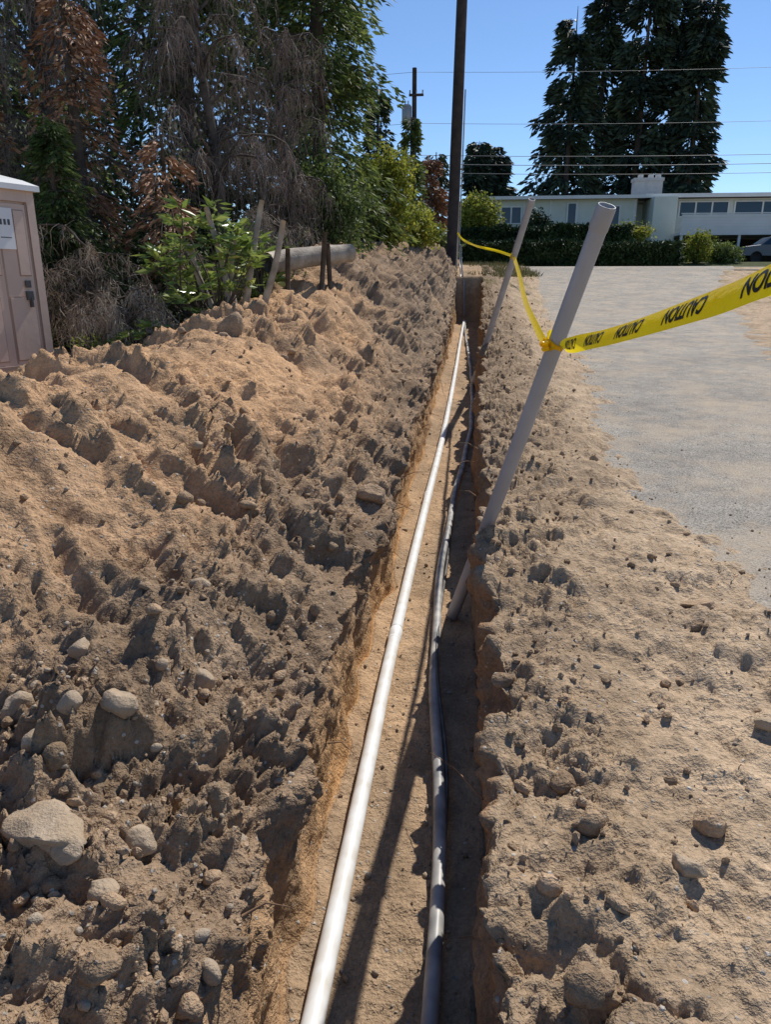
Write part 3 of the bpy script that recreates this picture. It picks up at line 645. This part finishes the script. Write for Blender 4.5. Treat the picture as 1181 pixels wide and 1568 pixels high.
def weeping(name,base,H,Rm,nb,nt_,seed,tl=(.5,1.5),m=None):
    R.seed(seed); par=empty(name); b=np.array(base,float); acc=Acc()
    tube(acc,spline([b,b+(.1,.1,H*.4),b+(-.1,0,H*.75),b+(.1,0,H)],12),np.linspace(.14,.03,12)*min(1,H/4),8)
    tw=[];
    for k in range(nb):
        t=.3+.7*R.rand(); az=R.rand()*6.28; L=Rm*(.5+.6*R.rand())*(1-.35*t); o=np.array([math.cos(az),math.sin(az),0])
        s0=b+np.array([0,0,H*t]); pts=spline([s0,s0+o*L*.35+(0,0,.35*L),s0+o*L*.75+(0,0,.35*L),s0+o*L+(0,0,.0)],9)
        pts+=R.normal(size=pts.shape)*.03; tube(acc,pts,np.linspace(.03,.008,9)*min(1,H/3),4,False)
        tw.append(pts[2:])
    acc.build('trunk_and_limbs',M_bark,True,par)
    tw=np.array(tw); A=Acc(); K=6; n_=nb*nt_
    k=np.repeat(np.arange(nb),nt_); s=R.rand(n_)*5.99; i0=s.astype(int); f=(s-i0)[:,None]
    S0=tw[k,i0]*(1-f)+tw[k,i0+1]*f; Lt=tl[0]+(tl[1]-tl[0])*R.rand(n_)**1.5
    d0=norm(R.normal(size=(n_,3))*(1,1,.3)); q=np.linspace(0,1,K)
    P=S0[:,None]+d0[:,None]*(.4*Lt[:,None]*(1-np.exp(-3*q))[None])[...,None]+R.normal(size=(n_,K,3))*.022
    P[:,:,2]-=Lt[:,None]*(q**1.2)[None]
    strips(A,P,.009*(.6+.8*R.rand(n_)))
    n2_=n_*3; kk=R.randint(0,n_,n2_); ii=R.randint(1,K,n2_); s1=P[kk,ii]; L2=.06+.2*R.rand(n2_); dd=norm(R.normal(size=(n2_,3))+np.array([0,0,-.8]))
    P2=s1[:,None]+dd[:,None]*(L2[:,None]*np.linspace(0,1,3)[None])[...,None]; P2[:,:,2]-=(.25*L2[:,None]*np.linspace(0,1,3)[None]**2)
    strips(A,P2,.005); A.build('hanging_twigs',m or M_twig,False,par)
weeping('dead_weeping_tree',(-4.5,13.2,.9),6.3,2.0,46,50,21,(.2,.85))
weeping('dead_weeping_tree',(-7.2,13,.8),7,2.2,42,46,22,(.2,.85))
weeping('dead_weeping_tree',(-3.6,14.8,1.2),4.6,1.3,26,36,23,(.2,.8))
weeping('dry_brush',(-3.9,11.0,.6),1.3,1.2,24,26,24,(.15,.4),M_dry)
weeping('dry_brush',(-6.2,9.8,.5),1.4,1.2,20,26,26,(.15,.4),M_dry)
weeping('dry_brush',(-4.5,9.4,.4),1.1,1.1,30,28,27,(.12,.35),M_dry)
weeping('dry_brush',(-5.2,10.0,.5),1.7,1.1,22,26,28,(.12,.35),M_dry)
weeping('dry_brush',(-3.2,12.6,1.4),1.3,1.0,18,24,29,(.12,.35),M_dry)
shrub('rhododendron_bush',(-3.5,9.9,.9),(.8,.6,1.05),62,13,L_rhodo,(.20,.062),.16,31,True)
shrub('rhododendron_bush',(-3.1,10.9,1.3),(.38,.35,.6),20,13,L_rhodo,(.19,.06),.16,32,True)
shrub('rhododendron_bush',(-4.05,9.0,.45),(.6,.4,.42),26,13,L_rhodo,(.18,.055),.14,33,True)
shrub('yellow_shrub',(-4.5,8.6,.45),(.3,.25,.35),20,24,L_yel,(.07,.02),.1,34)
shrub('undergrowth_shrub',(-5.3,10.6,.4),(1.2,.7,.7),90,60,L_dark,(.09,.045),.22,35)
shrub('undergrowth_shrub',(-3.9,12.0,.8),(1.2,.7,.9),90,60,L_cedar,(.09,.045),.22,36)
shrub('undergrowth_shrub',(-7.0,10.8,.3),(1.2,.7,1.2),90,60,L_dark,(.09,.045),.22,37)
shrub('undergrowth_shrub',(-3.2,15.6,1.8),(1.0,.7,1.1),80,60,L_cedar,(.1,.05),.22,38)
shrub('yellow_green_bush',(-2.5,22,2.5),(.95,.8,1.35),90,60,L_yel,(.13,.08),.25,39)
shrub('yellow_green_bush',(-3.4,21,2.4),(.9,.8,1.1),60,60,L_cedar,(.13,.08),.25,40)
shrub('vine_maple_bush',(-1.9,24.5,2.6),(.8,.7,.7),60,50,L_yel,(.13,.09),.22,41)
shrub('vine_maple_bush',(-1.6,29.5,2.4),(1.1,.7,.55),60,50,L_cedar,(.15,.1),.25,42)
conifer('young_conifer',(-2.6,32,2.3),5.6,1.3,.05,90,60,L_cedar,(.2,.07),.3,43)
conifer('young_conifer',(-3.7,30,2.2),6.4,1.4,.05,100,60,L_dark,(.2,.07),.3,44)
conifer('browning_cedar',(-1.9,34,2.3),4.4,.9,.03,90,60,L_brown,(.2,.07),.3,45,power=.4)
conifer('young_conifer',(-1.75,35,2.3),4.8,.9,.03,90,50,L_dark,(.2,.07),.3,46,power=.4)
par=empty('fallen_log'); acc=Acc()
tube(acc,spline([(-2.95,10.9,2.0),(-2.5,11.5,2.10),(-1.95,12.2,2.18)],8),[.15,.155,.16,.15,.145,.15,.14,.14],14); acc.build('log',M_wood,True,par)
acc=Acc(); tube(acc,[(-2.965,10.883,1.998),(-2.952,10.898,2.0)],[.125,.125],14); acc.build('dark_end',M_gy,True,par)  # flat dark disc on the near end of the log
acc=Acc()
for x,y,z1,lx in((-2.7,10.9,2.2,.05),(-2.3,11.4,2.45,.1),(-2.15,11.6,2.3,-.05)): tube(acc,[(x,y,z1-1.2),(x+lx,y,z1)],[.045,.035],7)
acc.build('props',M_bark,True,par)
par=empty('tree_stump'); acc=Acc()
for p in ([(-3.2,9.9,1.0),(-3.25,9.8,1.9),(-3.4,9.7,2.65)],[(-3.1,9.9,1.0),(-2.9,9.9,2.0),(-2.75,10.0,2.75)],[(-3.15,9.9,1.2),(-3.2,9.9,1.9),(-3.0,9.8,2.4)],[(-3.3,9.9,1.0),(-3.6,9.8,1.8),(-3.65,9.7,2.2)],[(-2.9,9.9,1.1),(-2.6,9.9,1.9),(-2.45,9.9,2.5)]):
    tube(acc,spline(p,8),np.linspace(.055,.035,8),8)
acc.build('cut_stems',M_wood,True,par)
conifer('conifer_tree',(8.3,75,3),21.5,5.4,.12,105,80,L_far,(.75,.24),.42,51,power=.75)
conifer('conifer_tree',(11.3,78,3),25,5.2,.08,120,90,L_far,(.75,.24),.4,52,power=.7)
conifer('conifer_tree',(14.6,76,3),26,5.2,.06,130,90,L_far,(.75,.24),.4,53,power=.65)
conifer('conifer_tree',(17.6,77,3),25,4.8,.06,130,90,L_far,(.75,.24),.35,54,power=.6)
conifer('conifer_tree',(19.2,75,3),22,3.0,.06,120,90,L_far,(.75,.24),.3,55,power=.45)
conifer('conifer_tree',(.2,72,3),10.6,2.8,.05,110,90,L_far,(.6,.22),.3,56)
conifer('conifer_tree',(1.9,74,3),10.4,2.5,.05,110,90,L_far,(.6,.22),.3,57)
shrub('deciduous_bush',(.3,49.5,3.4),(1.25,1.1,1.8),110,60,L_yel,(.22,.14),.4,58)
R.seed(3); A=Acc(); n_=14000; P=np.stack([-60+120*R.rand(n_),90+8*R.rand(n_),0*np.zeros(n_)],-1); P[:,2]=2.5+(3.+1.2*vn(P[:,0]*.25,P[:,0]*0,8))*R.rand(n_)
leaves(A,P,R.normal(size=(n_,3)),1.3*(.6+.8*R.rand(n_)),.8*(.6+.8*R.rand(n_))); A.build('distant_trees',L_far)
def hedge(name,x0,x1,y0,y1,z0,z1,n_,seed):
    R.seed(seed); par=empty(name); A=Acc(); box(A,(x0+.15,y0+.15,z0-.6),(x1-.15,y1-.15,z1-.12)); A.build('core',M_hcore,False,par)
    f=R.rand(n_); x=x0+(x1-x0)*R.rand(n_); bw=.12*vn(x*1.2,x*0,seed)
    top=f<.35; y=np.where(top,y0+(y1-y0)*R.rand(n_),y0+.12*R.rand(n_)); z=np.where(top,z1+bw-.1*R.rand(n_),z0-.3+(z1-z0+.3+bw)*R.rand(n_))
    A=Acc(); leaves(A,np.stack([x,y,z],-1)+R.normal(size=(n_,3))*.05,R.normal(size=(n_,3))+np.array([0,-.3,.4]),.22,.12); A.build('leaves',L_hedge,False,par)
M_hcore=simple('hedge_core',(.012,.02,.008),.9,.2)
hedge('clipped_hedge',-.9,11.2,43.2,44.6,2.45,3.75,9000,61)
hedge('clipped_hedge',-1.0,9.3,47.6,48.8,3.5,4.85,7000,62)
shrub('garden_shrub',(3.95,51,4.5),(.75,.6,.75),40,50,L_hedge,(.2,.1),.3,63)
shrub('garden_shrub',(9.3,48.5,4.0),(1.2,.6,.5),40,50,L_yel,(.2,.1),.3,64)
shrub('garden_shrub',(12.8,46.5,2.8),(.9,.6,.8),50,40,L_yel,(.2,.1),.3,65)
shrub('garden_shrub',(14.4,47,2.8),(1.0,.6,.5),40,40,L_cedar,(.2,.1),.3,66)
shrub('garden_shrub',(-5.5,46,2.5),(4,1,1.1),120,50,L_cedar,(.25,.14),.4,67)
R.seed(9); A=Acc(); n_=5200; x=np.concatenate([-.2+2.6*R.rand(n_-2600),-1.5+3.5*R.rand(2600)]); y=np.concatenate([27.6+10*R.rand(n_-2600)**1.5,40+3*R.rand(2600)])
zg=1.0*0+Tz(y)+np.interp(y,[27,34,41],[.7,.42,0]); P=np.stack([x,y,zg],-1); leaves(A,P,R.normal(size=(n_,3))*.45+np.array([0,0,1.]),.22*(.4+R.rand(n_)),.025); A.build('dry_grass',leafmat('grass',[(.0,(.07,.09,.02)),(.5,(.2,.19,.07)),(.9,(.36,.3,.14))],0))
# ------------------------------------------------------------------ house
M_wall=simple('cream_siding',(.60,.63,.56),.7,.05,1,0,0,(.54,.57,.50)); M_white=simple('white_trim',(.7,.7,.68),.6,.05,1); M_roof=simple('roof_gravel',(.16,.14,.13),.9,.1,2)
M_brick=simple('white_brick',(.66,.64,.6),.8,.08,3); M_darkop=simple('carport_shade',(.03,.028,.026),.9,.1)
mg,nt,b,o=mat('window_glass'); b.inputs['Base Color'].default_value=(.02,.045,.08,1); b.inputs['Roughness'].default_value=.08; b.inputs['Specular IOR Level'].default_value=.35
par=empty('ranch_house')
acc=Acc()
box(acc,(1.3,55,3.2),(10.9,64,7.1)); box(acc,(11.7,53.6,2.6),(13.2,60,7.05)); box(acc,(13.2,55.5,4.75),(29,64,7.08)); box(acc,(10.9,57,3.2),(11.7,60,7.0))
box(acc,(14.2,60,2.6),(29,64,4.75))
acc.build('walls',M_wall,False,par)
acc=Acc(); box(acc,(.7,54.5,7.1),(11.3,65,7.25)); box(acc,(11.32,54.6,7.12),(29.6,65,7.3)); acc.build('roof',M_roof,False,par)
acc=Acc(); box(acc,(.66,54.4,7.06),(11.31,54.5,7.27)); box(acc,(11.32,54.5,7.08),(29.6,54.6,7.32)); box(acc,(.6,54.4,7.06),(.7,65,7.27))
for k in range(6): box(acc,(13.25,52.3,4.72+k*.19),(29,52.36,4.89+k*.19))
box(acc,(13.2,52.3,4.6),(29,55.5,4.72)); box(acc,(13.2,52.27,5.87),(29,52.4,5.93))
for x in(1.5,3.3,5.1,6.9,10.7): box(acc,(x,54.95,3.5),(x+.1,54.998,7.05))
def win(x0,x1,z0,z1,y,n,fa,ga):
    box(ga,(x0,y-.03,z0),(x1,y-.01,z1))
    box(fa,(x0-.08,y-.08,z0-.08),(x1+.08,y-.031,z0)); box(fa,(x0-.08,y-.08,z1),(x1+.08,y-.031,z1+.08))
    for k in range(n+1):
        xx=x0+(x1-x0)*k/n; box(fa,(xx-.05,y-.078,z0),(xx+.05,y-.032,z1))
ga=Acc(); win(1.8,3.2,5.6,6.6,55,2,acc,ga); win(6.3,6.9,5.5,6.8,55,1,acc,ga); win(8.3,9.8,5.2,6.6,55,2,acc,ga); win(13.8,17.0,5.98,6.85,55.5,3,acc,ga); win(17.4,21,5.98,6.85,55.5,2,acc,ga); win(21.6,28,5.98,6.85,55.5,4,acc,ga)
for x in(13.3,16.9,21,25): box(acc,(x,52.4,2.6),(x+.15,52.55,4.6))
acc.build('fascia_deck_and_trim',M_white,False,par); ga.build('windows',mg,False,par)
acc=Acc(); box(acc,(11.0,57,6.9),(12.9,58,8.55)); box(acc,(10.93,56.93,8.4),(12.97,58.07,8.6)); 
for x in(11.3,12,12.5): box(acc,(x,57.3,8.6),(x+.3,57.7,8.85))
acc.build('chimney',M_brick,False,par)
acc=Acc(); box(acc,(14.2,59.9,2.6),(29,59.99,4.7)); acc.build('carport_shade_panel',M_darkop,False,par)  # near-black panel paints the shade under the deck onto the back wall
M_car=simple('blue_grey_paint',(.07,.09,.12),.3,.04,1,0,.2); M_tyre=simple('tyre',(.02,.02,.02),.8,.1)
par=empty('parked_car'); cx,cy,cz=18.4,49.6,2.8
prof=[(-2.3,.45),(-2.32,.75),(-2.2,.95),(-1.35,1.05),(-.75,1.5),(.9,1.55),(1.6,1.5),(2.15,1.05),(2.3,.9),(2.3,.4)]
n_=len(prof); Vc=[]
for yy,sx in((-.88,1),(-.8,1.0),(.8,1.0),(.88,1)):
    for x,z in prof:
        Vc.append((cx+x*(.97 if abs(yy)>.85 else 1),cy+yy*(.84 if z>1.06 else 1),cz+z*(1 if abs(yy)<.85 else .985)))
fs=[[r*n_+q,r*n_+(q+1)%n_,(r+1)*n_+(q+1)%n_,(r+1)*n_+q] for r in range(3) for q in range(n_)]
acc=Acc(); acc.add(Vc,[np.array(fs),np.arange(n_)[None],(np.arange(n_)[::-1]+3*n_)[None]]); acc.build('body',M_car,False,par)
acc=Acc(); 
acc.add([(cx-1.2,cy-.885,cz+1.07),(cx-.1,cy-.885,cz+1.07),(cx-.1,cy-.76,cz+1.45),(cx-.72,cy-.76,cz+1.45),(cx,cy-.885,cz+1.07),(cx+1.9,cy-.885,cz+1.07),(cx+1.5,cy-.76,cz+1.45),(cx,cy-.76,cz+1.45),
 (cx-1.32,cy-.7,cz+1.09),(cx-1.32,cy+.7,cz+1.09),(cx-.8,cy+.62,cz+1.48),(cx-.8,cy-.62,cz+1.48)],np.array([[0,1,2,3],[4,5,6,7],[8,9,10,11]])); acc.build('windows',mg,False,par)
acc=Acc()
for x in(-1.5,1.5):
    for y in(-.9,.7): tube(acc,[(cx+x,cy+y,cz+.34),(cx+x,cy+y+.2,cz+.34)],[.34,.34],16)
acc.build('wheels',M_tyre,True,par)
# ------------------------------------------------------------------ light, sky, camera
sd=Vector((.366,.78,1.0)).normalized()
sun=bpy.data.lights.new('sun','SUN'); sun.energy=5.0; sun.angle=math.radians(.53); sun.color=(1,.95,.87)
so=bpy.data.objects.new('sun',sun); so.rotation_euler=sd.to_track_quat('Z','Y').to_euler(); scene.collection.objects.link(so)
w=bpy.data.worlds.new('World'); scene.world=w; w.use_nodes=True; nt=w.node_tree; bg=nt.nodes['Background']
sk=nt.nodes.new('ShaderNodeTexSky'); sk.sky_type='NISHITA'; sk.sun_disc=False; sk.sun_elevation=math.asin(sd.z); sk.sun_rotation=math.atan2(sd.x,sd.y)
sk.air_density=1.0; sk.dust_density=0; sk.ozone_density=6.0; sk.altitude=1500
nt.links.new(sk.outputs[0],bg.inputs[0]); bg.inputs[1].default_value=.135
cam=bpy.data.cameras.new('camera'); co=bpy.data.objects.new('camera',cam); scene.collection.objects.link(co); scene.camera=co
cam.sensor_fit='VERTICAL'; cam.sensor_height=24; cam.lens=12/.7; cam.clip_end=2000; cam.clip_start=.02
co.location=(0,0,1.75); co.rotation_euler=(math.radians(90-17.5),0,math.radians(6.48))
scene.view_settings.view_transform='Standard'; scene.view_settings.look='None'; scene.view_settings.exposure=0
